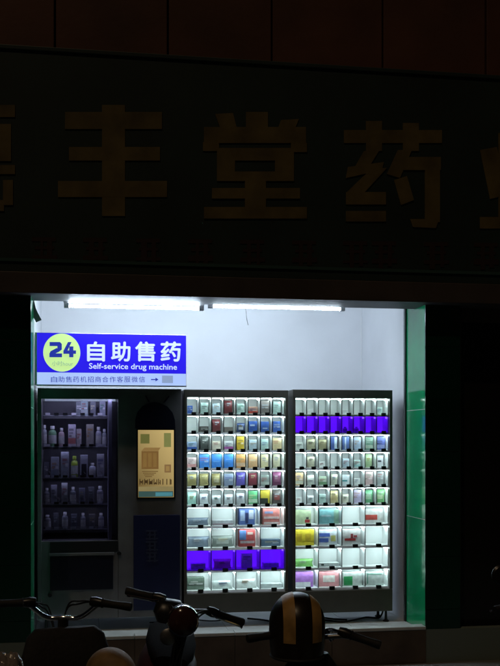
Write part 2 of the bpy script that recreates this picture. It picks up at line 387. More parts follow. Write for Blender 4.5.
# ------------------------------------------------------------------ products
ORD = ['first', 'second', 'third', 'fourth', 'fifth', 'sixth', 'seventh', 'eighth', 'ninth', 'tenth']
def col_mat(c, rough=.45):
    k = 'pack_%d_%d_%d' % tuple(int(x * 200) for x in c)
    return mat(k, c, rough, var=.22, scale=28)
def pack(kind, x, y, z, wd, dp, h, c, label, group, c2=None, tilt=0, marks=()):
    """one medicine pack standing on (x,y,z); marks: (x0,x1,z0,z1,colour) printed patches in fractions of the front"""
    o = thing({'box': 'medicine_box', 'bag': 'medicine_bag', 'bottle': 'medicine_bottle', 'can': 'spray_can'}[kind], label, {'box': 'medicine box', 'bag': 'medicine bag', 'bottle': 'bottle', 'can': 'spray can'}[kind], (x, y, z + .0008), tilt, group)
    m = col_mat(c)
    if kind == 'box':
        box('carton', -wd / 2, wd / 2, -dp / 2, dp / 2, 0, h, m, o, min(.0018, wd * .05)); yf = -dp / 2
        if c2: box('printed_band', -wd / 2 + .0006, wd / 2 - .0006, yf - .0009, yf - .0002, h * .12, h * .38, col_mat(c2), o)
    elif kind == 'bag':
        bm = bmesh.new(); secs = []
        lean = random.uniform(-.12, .12) * wd
        for t in (0, .06, .2, .45, .7, .88, .94, 1.0):
            th = dp * (.25 + .75 * math.sin(math.pi * min(1, t * .95 + .08)) ** .7) if t < .9 else dp * .08
            wv = wd * (1 - .10 * math.sin(math.pi * t) + random.uniform(-.03, .03))
            secs.append(((lean * t, 0, h * t), wv / 2, max(th / 2, .002), 'Z'))
        loft(bm, secs, 16, 5.0); obj('pouch', bm, m, o, True); yf = -dp * .5
        if c2:
            box('printed_label', -wd * .28, wd * .28, yf - .0022, yf - .0006, h * .28, h * .62, col_mat(c2), o)
    else:
        r = wd / 2; bm = bmesh.new()
        lathe(bm, [(0, 0), (r * .95, 0), (r, .004), (r, h * .66), (r * .8, h * .76), (r * .42, h * .8), (r * .42, h * .84), (0, h * .84)], 14)
        obj('bottle_body', bm, m, o, True)
        bm = bmesh.new(); lathe(bm, [(r * .55, h * .8405), (r * .55, h * .985), (r * .5, h), (0, h)], 14); obj('cap', bm, col_mat(c2 or (.7, .7, .7)), o, True); yf = -r
        bm = bmesh.new(); lathe(bm, [(r * 1.012, h * .15), (r * 1.012, h * .55)], 14); 
        obj('paper_label', bm, col_mat((.6, .6, .6)), o, True)
    if not marks and h > .05 and kind != 'can' and kind != 'bottle':
        L = sum(c) / 3; ink = random.choice([(.05, .08, .3), (.35, .04, .05), (.03, .2, .12), (.05, .05, .06), (.4, .2, .03)]) if L > .3 else random.choice([(.6, .6, .58), (.55, .5, .3), (.5, .55, .62)])
        ink = tuple(.55 * a + .45 * b for a, b in zip(ink, c)); pale = tuple(min(.8, .5 * a + .42) for a in c)
        x0 = random.uniform(.1, .2); zq = random.uniform(.6, .74); marks = [(x0, random.uniform(.6, .9), zq, zq + .10, ink), (x0, random.uniform(.5, .75), zq - .13, zq - .07, ink)]
        if random.random() < .6: marks.append((random.uniform(.45, .6), .9, .42, .55, pale))
        if random.random() < .5: marks.append((.1, random.uniform(.3, .45), .42, .52, ink))
        if kind == 'bag': marks = [(.2 + .6 * a, .2 + .6 * b, e, f, cc) for a, b, e, f, cc in marks[:2]]
    for mi, (a, b, e, f, cc) in enumerate(marks):
        box('print', -wd / 2 + a * wd, -wd / 2 + b * wd, yf - .0016 - mi * .0003 - (.0015 if kind == 'bag' else 0), yf - .0010 + (.006 if kind == 'bag' else 0), e * h, f * h, col_mat(cc), o)
    return o

# ------------------------------------------------------------------ the two lit locker cabinets
E_led = emit('led_cool_white', (.76, .98, 1.0), 30.0)
E_ledstrip = emit('led_strip_white', (.76, .98, 1.0), 18.0); E_ledstrip8 = emit('led_strip_small', (.76, .98, 1.0), 24.0)
E_vio = emit('violet_light_panel', (.11, .006, .93), 1.0, .3, 5)
YC, DC = .50, .34
ROWV = [398, 415.8, 434.2, 452.2, 470.2, 488.4, 506.8, 527.6, 549.4, 571.2, 591.6]
def cabinet(uL, uR, umid, violet, label, name_):
    Y = YC; x0, x1 = ax(uL, Y), ax(uR, Y)
    z1, z0 = az(umid, 389.8, Y), az(umid, 612.3, Y)
    c = thing('drug_cabinet', label, 'cabinet', ((x0 + x1) / 2, Y, ZF), 0, 'lit drug locker cabinets')
    ox, oz = (x0 + x1) / 2, ZF
    def B(n, a, b, y0, y1, e, f, m, p=c, bev=0): return box(n, a - ox, b - ox, y0 - Y, y1 - Y, e - oz, f - oz, m, p, bev)
    yi = Y + .05; k0 = az(236, 0, yi)
    zr = [az(236, v, yi) for v in ROWV]
    fw = .026
    B('side_panel', x0, x0 + fw, Y, Y + DC, z0 + .2, z1 - .0605, M_frame, bev=.003); B('side_panel', x1 - fw, x1, Y, Y + DC, z0 + .2, z1 - .0605, M_frame, bev=.003)
    B('top_panel', x0, x1, Y, Y + DC, zr[0] + .002, z1, M_frame, bev=.004)
    B('base_panel', x0, x1, Y, Y + DC, z0, zr[-1] - .004, M_frame, bev=.004)
    B('side_panel', x0, x0 + fw, Y, Y + DC, zr[-1] - .003, z0 + .199, M_frame) if zr[-1] < z0 + .19 else None
    B('side_panel', x1 - fw, x1, Y, Y + DC, zr[-1] - .003, z0 + .199, M_frame) if zr[-1] < z0 + .19 else None
    a, b = x0 + fw + .001, x1 - fw - .001
    B('back_panel', a, b, Y + .22, Y + .24, zr[-1] - .003, zr[0] + .001, M_cell)
    # cabinet feet
    for fx in (x0 + .06, x1 - .05):
        for fy in (Y + .04, Y + DC - .05):
            bm = bmesh.new(); lathe(bm, [(0, 0), (.028, 0), (.03, .008), (.014, .02), (.011, z0 - ZF - .001), (0, z0 - ZF - .001)], 12, c=(fx - ox, fy - Y, .001)); obj('foot', bm, M_lock, c, True)
    cells = {}
    for r in range(10):
        zt, zb = zr[r], zr[r + 1]; n = 8 if r < 6 else 4; cw = (b - a) / n
        sh = B('shelf', a, b, yi, Y + .219, zb - .001, zb + .016, M_shelf)
        bm = bmesh.new(); poly = [(yi - .0005, zb - .004), (yi - .022, zb - .004), (yi - .022, zb - .001), (yi - .004, zb + .0175), (yi - .0005, zb + .0175)]
        A_ = [bm.verts.new((a - ox, p - Y, q_ - oz)) for p, q_ in poly]; B_ = [bm.verts.new((b - ox, p - Y, q_ - oz)) for p, q_ in poly]
        bm.faces.new(A_); bm.faces.new(B_[::-1])
        for k in range(5): bm.faces.new((A_[k], A_[(k + 1) % 5], B_[(k + 1) % 5], B_[k]))
        obj('price_rail', bm, mat('rail_grey', (.30, .29, .30), .45), sh)
        B('side_lining', a, a + .003, yi + .001, Y + .219, zb + .0165, zt - .002, M_cell); B('side_lining', b - .003, b, yi + .001, Y + .219, zb + .0165, zt - .002, M_cell)
        B('cell_floor', a + .0035, b - .0035, yi + .003, Y + .218, zb + .0162, zb + .018, M_cell, sh)
        for q in range(n):
            xa, xb = a + q * cw, a + (q + 1) * cw
            if q: B('divider', xa - .003, xa + .003, yi + .002, Y + .219, zb + .0185, zt - .002, mat('divider_white', (.5, .52, .52), .5)); B('divider_edge', xa - .0035, xa + .0035, yi - .008, yi + .0015, zb + .0185, zt - .004, mat('divider_edge_dark', (.07, .07, .07), .5))
            dr = B('door_pane', xa + .004, xb - .004, yi - .012, yi - .009, zb + .019, zt - .003, M_glass)
            lx = xa + cw * .56; lw = .020 if n == 8 else .024
            B('lock', lx - lw, lx + lw, yi - .030, yi - .0125, zb + .006, zb + .031, M_lock, dr, .002)
            if violet == r:
                B('light_panel', xa + .004, xb - .004, Y + .212, Y + .218, zb + .0185, zt - .004, E_vio)
                B('light_strip', xa + .008, xb - .008, yi + .02, yi + .12, zt - .006, zt - .003, emit('violet_strip', (.085, .0, .95), 3.2))
                B('light', xb - .018, xb - .009, yi + .01, yi + .025, zt - .020, zt - .0065, emit('violet_spot', (.22, .1, 1.0), 2.2))
            else:
                B('light', xb - .017, xb - .007, yi + .012, yi + (.06 if n == 8 else .10), zt - (.013 if n == 8 else .016), zt - .003, E_led)
                B('light_strip', xa + .012, xb - .022, yi + .003, yi + (.016 if n == 8 else .022), zt - .0065, zt - .003, E_ledstrip8 if n == 8 else E_ledstrip)
            cells[(r, q)] = (xa, xb, zb + .018, zt - .012)
    return c, cells
LC, cellsL = cabinet(184, 288.3, 236, 8, 'left lit drug locker cabinet with the violet row near its bottom', 'left')
RC, cellsR = cabinet(292.8, 392.6, 342, 1, 'right lit drug locker cabinet with the violet row near its top', 'right')

W_, PT, PB = (.72, .74, .73), (.50, .66, .62), (.55, .66, .74)
def fill(cells, side, rows):
    random.seed(11 if side == 'left' else 23)
    for r, items in rows.items():
        n = 8 if r < 6 else 4; seen = 0
        for it in items:
            q, kind, wf, hf, c, desc = it[:6]; kw = it[6] if len(it) > 6 else {}
            xa, xb, zb, zt = cells[(r, q)]; w_ = (xb - xa - .01) * min(.95, wf * 1.1); h = (zt - zb - .004) * min(.97, hf * 1.06)
            dp = min(.09, max(.025, w_ * .6)) if kind != 'bag' else .045
            off = kw.pop('off', 0) * (xb - xa)
            noun = {'box': 'medicine box', 'bag': 'medicine bag', 'bottle': 'medicine bottle', 'can': 'can'}[kind]
            pack(kind, (xa + xb) / 2 + off, YC + .135 + random.uniform(-.012, .012), zb, w_, dp, h, c,
                 '%s %s, %s row, %s cell of the %s lit cabinet' % (desc, noun, ORD[r], ORD[q], side), 'medicine in the %s lit cabinet' % side, **kw)
BL, SB, OR_, KH, MR, DB, TL = (.05, .12, .42), (.07, .27, .72), (.72, .36, .13), (.34, .29, .12), (.14, .025, .03), (.03, .06, .18), (.3, .55, .55)
fill(cellsL, 'left', {
 0: [(0, 'box', .42, .55, BL, 'small blue', {'off': -.15}), (1, 'box', .6, .75, PT, 'pale teal'), (2, 'box', .6, .7, PB, 'pale blue'), (3, 'bag', .75, .95, MR, 'dark maroon'), (4, 'box', .6, .7, PT, 'pale mint'), (5, 'box', .8, .5, (.62, .36, .28), 'peach and red', {'c2': (.6, .08, .06)}), (6, 'box', .7, .92, (.25, .22, .21), 'grey brown'), (7, 'box', .6, .85, PT, 'pale green')],
 1: [(1, 'box', .7, .38, (.12, .11, .10), 'low dark'), (2, 'bag', .75, .85, MR, 'crumpled maroon', {'tilt': .2}), (3, 'box', .7, .34, (.22, .19, .17), 'low grey brown'), (4, 'bag', .7, .6, DB, 'navy and white', {'c2': (.6, .65, .7)}), (5, 'box', .7, .72, BL, 'royal blue', {'marks': [(.15, .7, .55, .7, (.5, .6, .8))]}), (6, 'box', .66, .7, BL, 'royal blue', {'marks': [(.2, .8, .3, .42, (.5, .6, .8))]}), (7, 'box', .62, .72, BL, 'royal blue')],
 2: [(0, 'box', .8, .55, (.35, .45, .65), 'blue and white', {'c2': BL}), (1, 'bag', .7, .95, (.07, .08, .075), 'tall dark grey'), (2, 'box', .7, .6, (.66, .60, .50), 'cream'), (3, 'box', .75, .6, W_, 'white', {'c2': (.45, .12, .4)}), (4, 'box', .6, .95, (.66, .46, .05), 'tall yellow'), (5, 'box', .6, .7, PB, 'pale cyan'), (6, 'box', .6, .75, PT, 'pale teal'), (7, 'box', .8, .8, (.68, .56, .34), 'sand coloured')],
 3: [(0, 'box', .75, .7, (.66, .50, .50), 'pinkish white', {'c2': (.6, .3, .3)}), (1, 'box', .85, .93, SB, 'bright sky blue'), (2, 'box', .85, .93, SB, 'bright sky blue', {'marks': [(.2, .8, .45, .5, (.2, .45, .8))]}), (3, 'box', .8, .93, SB, 'bright sky blue', {'marks': [(.2, .8, .6, .66, (.2, .45, .8))]}), (4, 'box', .75, .93, OR_, 'orange', {'c2': (.7, .5, .35)}), (5, 'box', .72, .93, (.72, .46, .25), 'peach orange', {'marks': [(.2, .8, .5, .62, (.75, .6, .4))]}), (6, 'box', .6, .9, (.66, .58, .36), 'cream yellow'), (7, 'box', .55, .9, (.58, .54, .38), 'pale straw')],
 4: [(0, 'bag', .8, .8, KH, 'olive khaki'), (1, 'bag', .8, .82, (.38, .33, .14), 'olive khaki'), (2, 'bag', .75, .82, KH, 'olive khaki', {'c2': (.5, .45, .3)}), (3, 'box', .78, .8, (.30, .36, .50), 'grey blue'), (4, 'bag', .8, .9, (.13, .10, .45), 'purple blue'), (5, 'bag', .8, .85, (.20, .03, .05), 'tilted dark red', {'tilt': .25}), (6, 'box', .7, .7, (.32, .38, .35), 'grey green', {'c2': (.5, .55, .5)}), (7, 'bag', .75, .92, (.20, .05, .13), 'plum coloured', {'c2': (.3, .12, .2)})],
 5: [(0, 'bag', .75, .8, (.42, .68, .60), 'mint green'), (1, 'bag', .78, .7, (.70, .74, .76), 'soft white'), (2, 'bag', .8, .6, (.68, .72, .75), 'soft white'), (3, 'bag', .78, .66, (.68, .72, .75), 'soft white', {'tilt': .15}), (4, 'bag', .7, .72, (.70, .72, .76), 'soft white', {'tilt': -.12}), (5, 'box', .8, .85, (.14, .48, .22), 'green', {'c2': (.5, .65, .5)}), (6, 'box', .8, .9, (.60, .48, .06), 'yellow and black', {'marks': [(.0, .8, .0, .42, (.04, .05, .04))]}), (7, 'bag', .78, .9, (.10, .085, .08), 'dark brown', {'c2': (.3, .08, .07)})],
 6: [(0, 'bag', .9, .42, (.14, .18, .24), 'low slate'), (1, 'box', .8, .28, (.60, .62, .66), 'low pale', {'c2': (.4, .3, .35)}), (2, 'box', .62, .9, (.10, .16, .40), 'dark blue pictured', {'marks': [(.08, .36, .25, .9, (.45, .55, .75)), (.62, .92, .35, .92, (.55, .6, .72)), (.4, .58, .1, .75, (.03, .04, .12))]}), (3, 'box', .66, .92, (.62, .22, .20), 'red and white', {'marks': [(.05, .95, .36, .5, (.72, .6, .6)), (.1, .6, .68, .82, (.25, .3, .5)), (.05, .95, .04, .16, (.7, .66, .66))]})],
 7: [(0, 'bag', .92, .55, (.16, .20, .26), 'lumpy slate'), (1, 'bag', .85, .58, (.20, .23, .21), 'grey green', {'c2': (.42, .45, .42)}), (2, 'box', .62, .94, (.62, .12, .12), 'red blue and white', {'marks': [(.0, .42, .4, .95, (.14, .28, .62)), (.05, .95, .2, .34, (.72, .66, .66)), (.5, .85, .7, .85, (.75, .55, .5))]}), (3, 'box', .75, .36, (.10, .16, .24), 'low steel blue')],
 8: [(0, 'box', .55, .3, (.7, .7, .8), 'low pale'), (1, 'bag', .7, .5, (.95, .3, .6), 'reddish patterned'), (2, 'box', .42, .8, (.95, .85, .9), 'pale pink'), (3, 'box', .6, .25, (.7, .7, .8), 'flat pale')],
 9: [(0, 'box', .66, .7, (.14, .19, .15), 'dark grey green', {'off': -.1}), (1, 'bag', .8, .5, (.62, .68, .66), 'white'), (2, 'bag', .8, .55, (.66, .70, .68), 'white'), (3, 'box', .85, .25, (.66, .72, .72), 'flat white')],
})
fill(cellsR, 'right', {
 0: [(1, 'box', .5, .35, W_, 'small white'), (4, 'box', .5, .3, (.66, .7, .7), 'small white'), (7, 'box', .5, .5, PT, 'pale mint')],
 1: [(4, 'can', .4, .36, (.7, .65, .8), 'small round'), (5, 'can', .4, .36, (.7, .65, .8), 'small round')],
 2: [(0, 'box', .6, .5, (.62, .66, .62), 'pale grey'), (1, 'bag', .85, .75, (.44, .42, .28), 'pale olive'), (2, 'bag', .85, .72, (.34, .31, .18), 'olive'), (3, 'box', .55, .9, (.07, .12, .35), 'dark blue', {'marks': [(.55, .95, .1, .95, (.5, .6, .7))]}), (4, 'box', .6, .9, (.10, .16, .38), 'navy striped', {'marks': [(.35, .55, .05, .95, (.5, .58, .7))]}), (5, 'box', .6, .85, (.45, .55, .7), 'pale blue'), (6, 'box', .7, .85, (.20, .36, .28), 'grey green', {'c2': (.5, .6, .5)}), (7, 'box', .8, .9, (.16, .20, .55), 'violet blue', {'c2': (.35, .4, .7)})],
 3: [(1, 'bag', .7, .75, (.60, .58, .44), 'cream'), (2, 'box', .5, .4, W_, 'small white'), (4, 'box', .55, .6, PB, 'pale blue'), (5, 'box', .6, .5, PT, 'pale teal', {'c2': (.3, .5, .5)}), (6, 'bag', .7, .9, (.38, .52, .30), 'pale green'), (7, 'box', .6, .8, (.66, .68, .70), 'white', {'marks': [(.2, .7, .45, .6, (.05, .05, .07))]})],
 4: [(0, 'box', .7, .85, (.64, .46, .26), 'tan orange', {'c2': (.6, .6, .5)}), (1, 'bag', .7, .7, (.62, .64, .58), 'off white', {'marks': [(.3, .7, .4, .5, (.3, .3, .3))]}), (2, 'box', .7, .6, (.50, .60, .46), 'pale green', {'c2': (.2, .35, .2)}), (3, 'bag', .6, .75, (.60, .62, .50), 'straw'), (4, 'box', .7, .7, (.62, .68, .70), 'white', {'marks': [(.1, .7, .35, .5, (.05, .30, .32))]}), (5, 'box', .55, .45, W_, 'small white'), (6, 'box', .7, .9, (.66, .48, .48), 'pale pink'), (7, 'box', .65, .9, (.35, .38, .38), 'grey')],
 5: [(0, 'box', .5, .4, W_, 'small white'), (1, 'bag', .6, .55, (.62, .66, .66), 'soft white'), (2, 'box', .55, .6, PT, 'pale teal'), (3, 'bag', .8, .82, (.66, .58, .32), 'cream yellow', {'c2': (.5, .4, .2)}), (4, 'bag', .6, .6, (.62, .60, .50), 'pale straw'), (5, 'box', .7, .85, (.52, .46, .64), 'lavender'), (6, 'bag', .85, .85, (.15, .42, .22), 'green', {'c2': (.4, .6, .4)}), (7, 'bag', .85, .88, (.20, .46, .20), 'leaf green', {'c2': (.5, .62, .4)})],
 6: [(0, 'box', .66, .78, (.52, .62, .40), 'pale green', {'off': -.1, 'marks': [(.62, .92, .1, .32, (.45, .05, .05)), (.7, .85, .36, .5, (.1, .08, .08))]}), (1, 'box', .78, .82, (.28, .58, .62), 'light teal', {'marks': [(.75, 1, .0, 1, (.35, .55, .42)), (.1, .6, .5, .62, (.5, .66, .7))]}), (3, 'box', .76, .8, (.72, .72, .70), 'white', {'off': -.06, 'marks': [(.0, .7, .24, .60, (.62, .10, .08))]})],
 7: [(0, 'box', .80, .85, (.62, .50, .04), 'yellow', {'off': -.05, 'marks': [(.12, .38, .3, .75, (.48, .34, .03)), (.55, .85, .3, .75, (.50, .36, .03))]}), (1, 'box', .76, .84, (.66, .70, .74), 'white and blue', {'off': -.06, 'marks': [(.05, .62, .55, .78, (.08, .14, .48)), (.05, .55, .2, .46, (.10, .16, .5)), (.68, .92, .25, .62, (.55, .52, .16))]}), (2, 'box', .74, .84, (.74, .73, .72), 'white red-lettered', {'off': -.04, 'marks': [(.12, .72, .28, .42, (.60, .05, .05)), (.45, .58, .44, .72, (.3, .04, .04)), (.62, .8, .5, .62, (.35, .04, .05))]})],
 8: [(0, 'bag', .85, .42, (.22, .52, .14), 'flat bright green', {'off': -.05}), (1, 'box', .85, .2, (.66, .70, .70), 'flat white', {'marks': [(.12, .25, .3, .8, (.05, .06, .05))]})],
 9: [(0, 'box', .76, .86, (.40, .18, .55), 'purple', {'off': -.06, 'marks': [(.0, .85, .02, .34, (.72, .74, .74))]}), (1, 'box', .84, .86, (.66, .30, .32), 'pink', {'marks': [(.22, .8, .3, .75, (.76, .74, .70)), (.3, .7, .45, .6, (.7, .62, .58))]}), (2, 'box', .80, .8, (.68, .74, .70), 'white and green', {'marks': [(.06, .5, .08, .72, (.04, .38, .12))]}), (3, 'box', .76, .8, (.66, .72, .69), 'white green-lined', {'off': -.04, 'marks': [(.1, .14, .15, .9, (.04, .32, .2)), (.14, .9, .82, .86, (.1, .4, .28))]})],
})
# cables on the floor under the right cabinet
random.seed(5)
for k, (ua, ub, lab) in enumerate([(296, 378, 'loose black cable lying under the right lit cabinet'), (250, 345, 'thin dark cable running between the two lit cabinets'), (150, 232, 'long dark cable under the left lit cabinet')]):
    pts = []
    for i in range(9):
        t = i / 8; pts.append((ax(ua + (ub - ua) * t, .7), .62 + .10 * math.sin(t * 9 + k * 2) + random.uniform(-.02, .02) + k * .12, ZF + .010))
    if k == 0: pts += [(pts[-1][0] + .03, .66, ZF + .06), (pts[-1][0] + .035, .68, ZF + .1)]
    tag(obj('power_cable', tube(bmesh.new(), smoothpath(pts, 4), .008 if k < 2 else .006, 8), M_rubber, None, True), lab, 'cable', 'cables under the cabinets')

# ------------------------------------------------------------------ the black vending machine
YV = .50
vm = thing('vending_machine', 'black vending machine with a dim glass display and a lit yellow screen', 'vending machine', (0, 0, 0))
xa, xb = ax(37.5, YV), ax(181.6, YV); zt, zb = az(110, 388.5, YV), az(110, 618, YV)
wx0, wx1, wz0, wz1 = ax(41.5, YV), ax(118, YV), az(80, 541, YV), az(80, 399, YV)
M_vin = mat('vending_interior', (.12, .12, .14), .5)
box('left_stile', xa, wx0, YV, YV + .75, zb, zt, M_black, vm, .004)
box('right_body', wx1, xb, YV, YV + .75, zb, zt, M_black, vm, .006)
box('top_body', wx0 + .0005, wx1 - .0005, YV + .001, YV + .03, wz1, zt - .001, M_black, vm)
box('top_cover', wx0 + .0005, wx1 - .0005, YV + .0305, YV + .75, wz1 + .045, zt - .001, M_black, vm)
box('lower_body', wx0 + .0005, wx1 - .0005, YV + .001, YV + .75, zb + .001, wz0, M_black, vm)
box('display_back', wx0, wx1, YV + .5, YV + .52, wz0, wz1, M_vin, vm)
box('display_pane', wx0 + .002, wx1 - .002, YV + .012, YV + .018, wz0 + .002, wz1 - .002, M_dglass, vm)
px0 = ax(107.5, YV)
box('inner_post', px0 + .008, wx1 - .05, YV + .06, YV + .4, wz0 + .001, wz1 - .001, mat('post_grey', (.40, .40, .52), .45), vm)
box('display_light', wx0 + .03, wx1 - .03, YV + .033, YV + .05, wz1 + .012, wz1 + .035, emit('display_led', (.66, .68, 1.0), 26), vm)
for q in range(4):
    bm = bmesh.new(); lathe(bm, [(0, 0), (.03, 0), (.03, .01), (.012, .02), (.012, zb - ZF - .001), (0, zb - ZF - .001)], 12, c=((xa + .07, xb - .07)[q % 2], (YV + .07, YV + .68)[q // 2], ZF + .001)); obj('foot', bm, M_lock, vm, True)
SV = [415.4, 446.5, 477.5, 504, 529]
for r, v in enumerate(SV):
    z = az(75, v, YV + .21)
    sh = box('shelf', wx0 + .003, px0 + .006, YV + .21, YV + .46, z - .02, z, mat('tray_dark', (.10, .10, .11), .4), vm)
    box('shelf_edge', wx0 + .003, px0 + .006, YV + .204, YV + .2095, z - .006, z + .001, mat('tray_edge', (.42, .42, .48), .35), sh)
    if r < 4: box('added_shelf_glow', wx0 + .02, px0 - .01, YV + .213, YV + .225, z - .026, z - .0205, emit('shelf_fill_glow_%d' % r, (.66, .68, 1.0), [7, 12, 8, 6][r]), sh)  # added glow strips, hidden under the shelves to brighten the packs below
    box('shelf_lip', wx0 + .003, px0 + .006, YV + .204, YV + .2095, z - .03, z - .0065, mat('tray_dark', (), .4), sh)
    for k in range(7):
        x = ax(48 + k * 8.7, YV + .2)
        box('price_tag', x - .022, x + .018, YV + .196, YV + .2035, z + .0015, z + .022, (M_lock if k % 3 else mat('tag_white', (.55, .55, .6), .5)) if r != 4 else mat('tag_white', (.55, .55, .6), .5), sh)
        if r in (2, 3): 
            bm = bmesh.new(); rr = .022; pts = [(x + rr * math.cos(t * 1.2), YV + .23 + t * .008, z + .03 + rr * math.sin(t * 1.2)) for t in range(28)]
            tube(bm, pts, .0025, 5); obj('coil', bm, M_steel, vm, True)
G = 'medicine in the black vending machine'
def vp(r, u, kind, wpx, vtop, c, desc, c2=None, marks=()):
    Yp = YV + .26; z = az(75, SV[r], YV + .21); h = max(.05, az(u, vtop, Yp) - z); wd = wpx * .0086
    pack(kind, ax(u, Yp), Yp, z, wd, min(.06, wd * .7), h, c, desc, G, c2, 0, marks)
vp(0, 79, 'box', 6, 402, (.18, .20, .22), 'grey box on the top shelf of the vending machine, leftmost')
vp(0, 84.5, 'box', 7, 401, (.25, .34, .34), 'teal grey box on the top shelf of the vending machine', (.4, .45, .45))
vp(0, 93, 'box', 5.5, 402, (.16, .17, .2), 'dark grey box on the top shelf of the vending machine, third')
vp(0, 102.5, 'box', 6, 401, (.30, .32, .38), 'pale grey box on the top shelf of the vending machine, rightmost')
vp(1, 44.5, 'bottle', 5, 425, (.4, .42, .45), 'grey white bottle at the left end of the second vending shelf')
vp(1, 52.5, 'can', 8, 426, (.18, .36, .20), 'green can on the second vending shelf')
vp(1, 61.5, 'bottle', 6, 428, (.55, .42, .46), 'pinkish bottle on the second vending shelf')
vp(1, 72, 'box', 7.5, 424.5, (.60, .56, .66), 'pale lilac box on the second vending shelf', (.45, .16, .16))
vp(1, 79, 'box', 5, 429, (.48, .44, .46), 'narrow grey pink box on the second vending shelf')
vp(1, 90, 'box', 7.5, 424.5, (.36, .34, .32), 'taupe box on the second vending shelf')
vp(1, 98.5, 'bottle', 6, 427, (.42, .42, .50), 'grey lilac bottle on the second vending shelf')
vp(1, 104.3, 'bottle', 4.5, 429, (.34, .36, .40), 'slim grey bottle at the right end of the second vending shelf')
vp(2, 55, 'box', 8, 457, (.38, .40, .48), 'grey white box on the third vending shelf, leftmost', (.25, .28, .36))
vp(2, 65, 'box', 8, 452, (.34, .36, .42), 'tall grey box on the third vending shelf')
vp(2, 74.5, 'can', 7, 456, (.36, .50, .06), 'lime green can on the third vending shelf', (.4, .55, .08))
vp(2, 84, 'box', 7.5, 455, (.42, .44, .52), 'white box with a dark patch on the third vending shelf', None, [(.15, .85, .0, .6, (.03, .03, .05))])
vp(2, 92.5, 'bottle', 7, 463, (.5, .52, .62), 'short white bottle on the third vending shelf')
vp(2, 100.5, 'box', 7.5, 454, (.36, .36, .40), 'grey box at the right end of the third vending shelf')
vp(2, 46, 'box', 5, 462, (.2, .21, .26), 'narrow dark grey box at the left end of the third vending shelf')
for k, (u, wd, vt, c, d) in enumerate([(47, 5, 488, (.26, .26, .30), 'grey'), (54, 6, 485, (.36, .37, .44), 'pale grey'), (64.5, 6, 483, (.38, .39, .42), 'tall pale'), (73, 6, 487, (.20, .22, .27), 'slate'), (82, 6, 488, (.26, .27, .36), 'blue grey'), (91, 6, 487, (.20, .21, .24), 'charcoal'), (100, 6.5, 486, (.30, .30, .36), 'ash grey')]):
    vp(3, u, 'box' if k % 3 else 'bottle', wd, vt, c, '%s %s on the fourth vending shelf, %s from the left' % (d, 'box' if k % 3 else 'bottle', ORD[k]))
for k, (u, wd, vt, c, d) in enumerate([(47.5, 7, 515, (.25, .25, .28), 'grey'), (56, 5, 513, (.18, .19, .22), 'slate'), (65, 6, 512, (.28, .29, .34), 'pale grey'), (74, 6, 514, (.16, .17, .22), 'dark blue grey'), (83, 5, 513, (.24, .25, .30), 'ash grey'), (92, 6, 514, (.18, .18, .2), 'charcoal'), (101, 6, 513, (.28, .28, .34), 'light grey')]):
    vp(4, u, 'box' if k % 2 else 'bottle', wd, vt, c, '%s %s on the lowest vending shelf, %s from the left' % (d, 'box' if k % 2 else 'bottle', ORD[k]))
# screen with the bottle-shaped decal
YP = YV - .006
bm = bmesh.new(); cu = 154.6
dome = [(135.2, 428.6), (135.2, 420), (137, 412.5), (142, 406.5), (149, 403), (cu, 402), (160, 403), (167.5, 406.5), (172.5, 412.5), (175, 420), (175.4, 428.6)]
poly_prism(bm, [at(u, v, YP) for u, v in dome], YP, YV - .0005); obj('bottle_cap_decal', bm, mat('navy_decal', (.006, .008, .022), .35), vm)
for (a, b) in (((145.5, 395.5), (149, 402)), ((169, 396), (164, 402.5))):
    bm = bmesh.new(); poly_prism(bm, [at(a[0] - .7, a[1], YP), at(a[0] + .9, a[1], YP), at(b[0] + .9, b[1], YP), at(b[0] - .9, b[1], YP)], YP + .002, YV - .0005); obj('decal_ear', bm, mat('navy_decal', (), .3), vm)
box('screen_bezel', ax(136.5, YP), ax(175.3, YP), YP - .004, YV - .0006, az(155, 499, YP), az(155, 428.9, YP), mat('bezel_black', (.008, .008, .01), .3), vm)
YQ = YP - .006
def scr(n, u0, u1, v0, v1, c, s=.8, k=0): return pxbox(n, u0, u1, v0, v1, YQ - k * .0012, emit('screen_%s_%d' % (n, int(u0)), c, s, .12, 14), scrn, .0009)
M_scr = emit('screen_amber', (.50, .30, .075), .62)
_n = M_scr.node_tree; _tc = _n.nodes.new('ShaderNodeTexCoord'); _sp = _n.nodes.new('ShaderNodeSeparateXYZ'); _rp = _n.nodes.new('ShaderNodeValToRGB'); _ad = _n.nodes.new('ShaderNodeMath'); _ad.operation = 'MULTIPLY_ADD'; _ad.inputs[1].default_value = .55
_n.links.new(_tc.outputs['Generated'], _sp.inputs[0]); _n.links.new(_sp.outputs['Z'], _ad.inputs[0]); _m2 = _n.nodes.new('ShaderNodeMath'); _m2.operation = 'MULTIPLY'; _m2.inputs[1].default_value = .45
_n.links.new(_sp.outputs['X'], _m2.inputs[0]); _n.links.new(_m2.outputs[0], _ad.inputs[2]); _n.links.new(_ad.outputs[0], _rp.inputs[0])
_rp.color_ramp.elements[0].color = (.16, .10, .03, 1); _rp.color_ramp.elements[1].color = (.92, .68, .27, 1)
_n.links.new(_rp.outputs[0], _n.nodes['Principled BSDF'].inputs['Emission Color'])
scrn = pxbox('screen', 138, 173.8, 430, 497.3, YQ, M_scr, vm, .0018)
scr('green_picture', 140.5, 149.5, 434, 443.5, (.20, .20, .055), .6, 1); scr('green_picture', 164, 171, 433, 447, (.30, .31, .10), .6, 1)
scr('carton_picture', 141.5, 158.5, 451, 469, (.28, .15, .045), .6, 1)
for k in range(3): scr('carton_band', 143.2 + k * 5, 146.6 + k * 5, 453, 467, (.33, .19, .055), .6, 2)
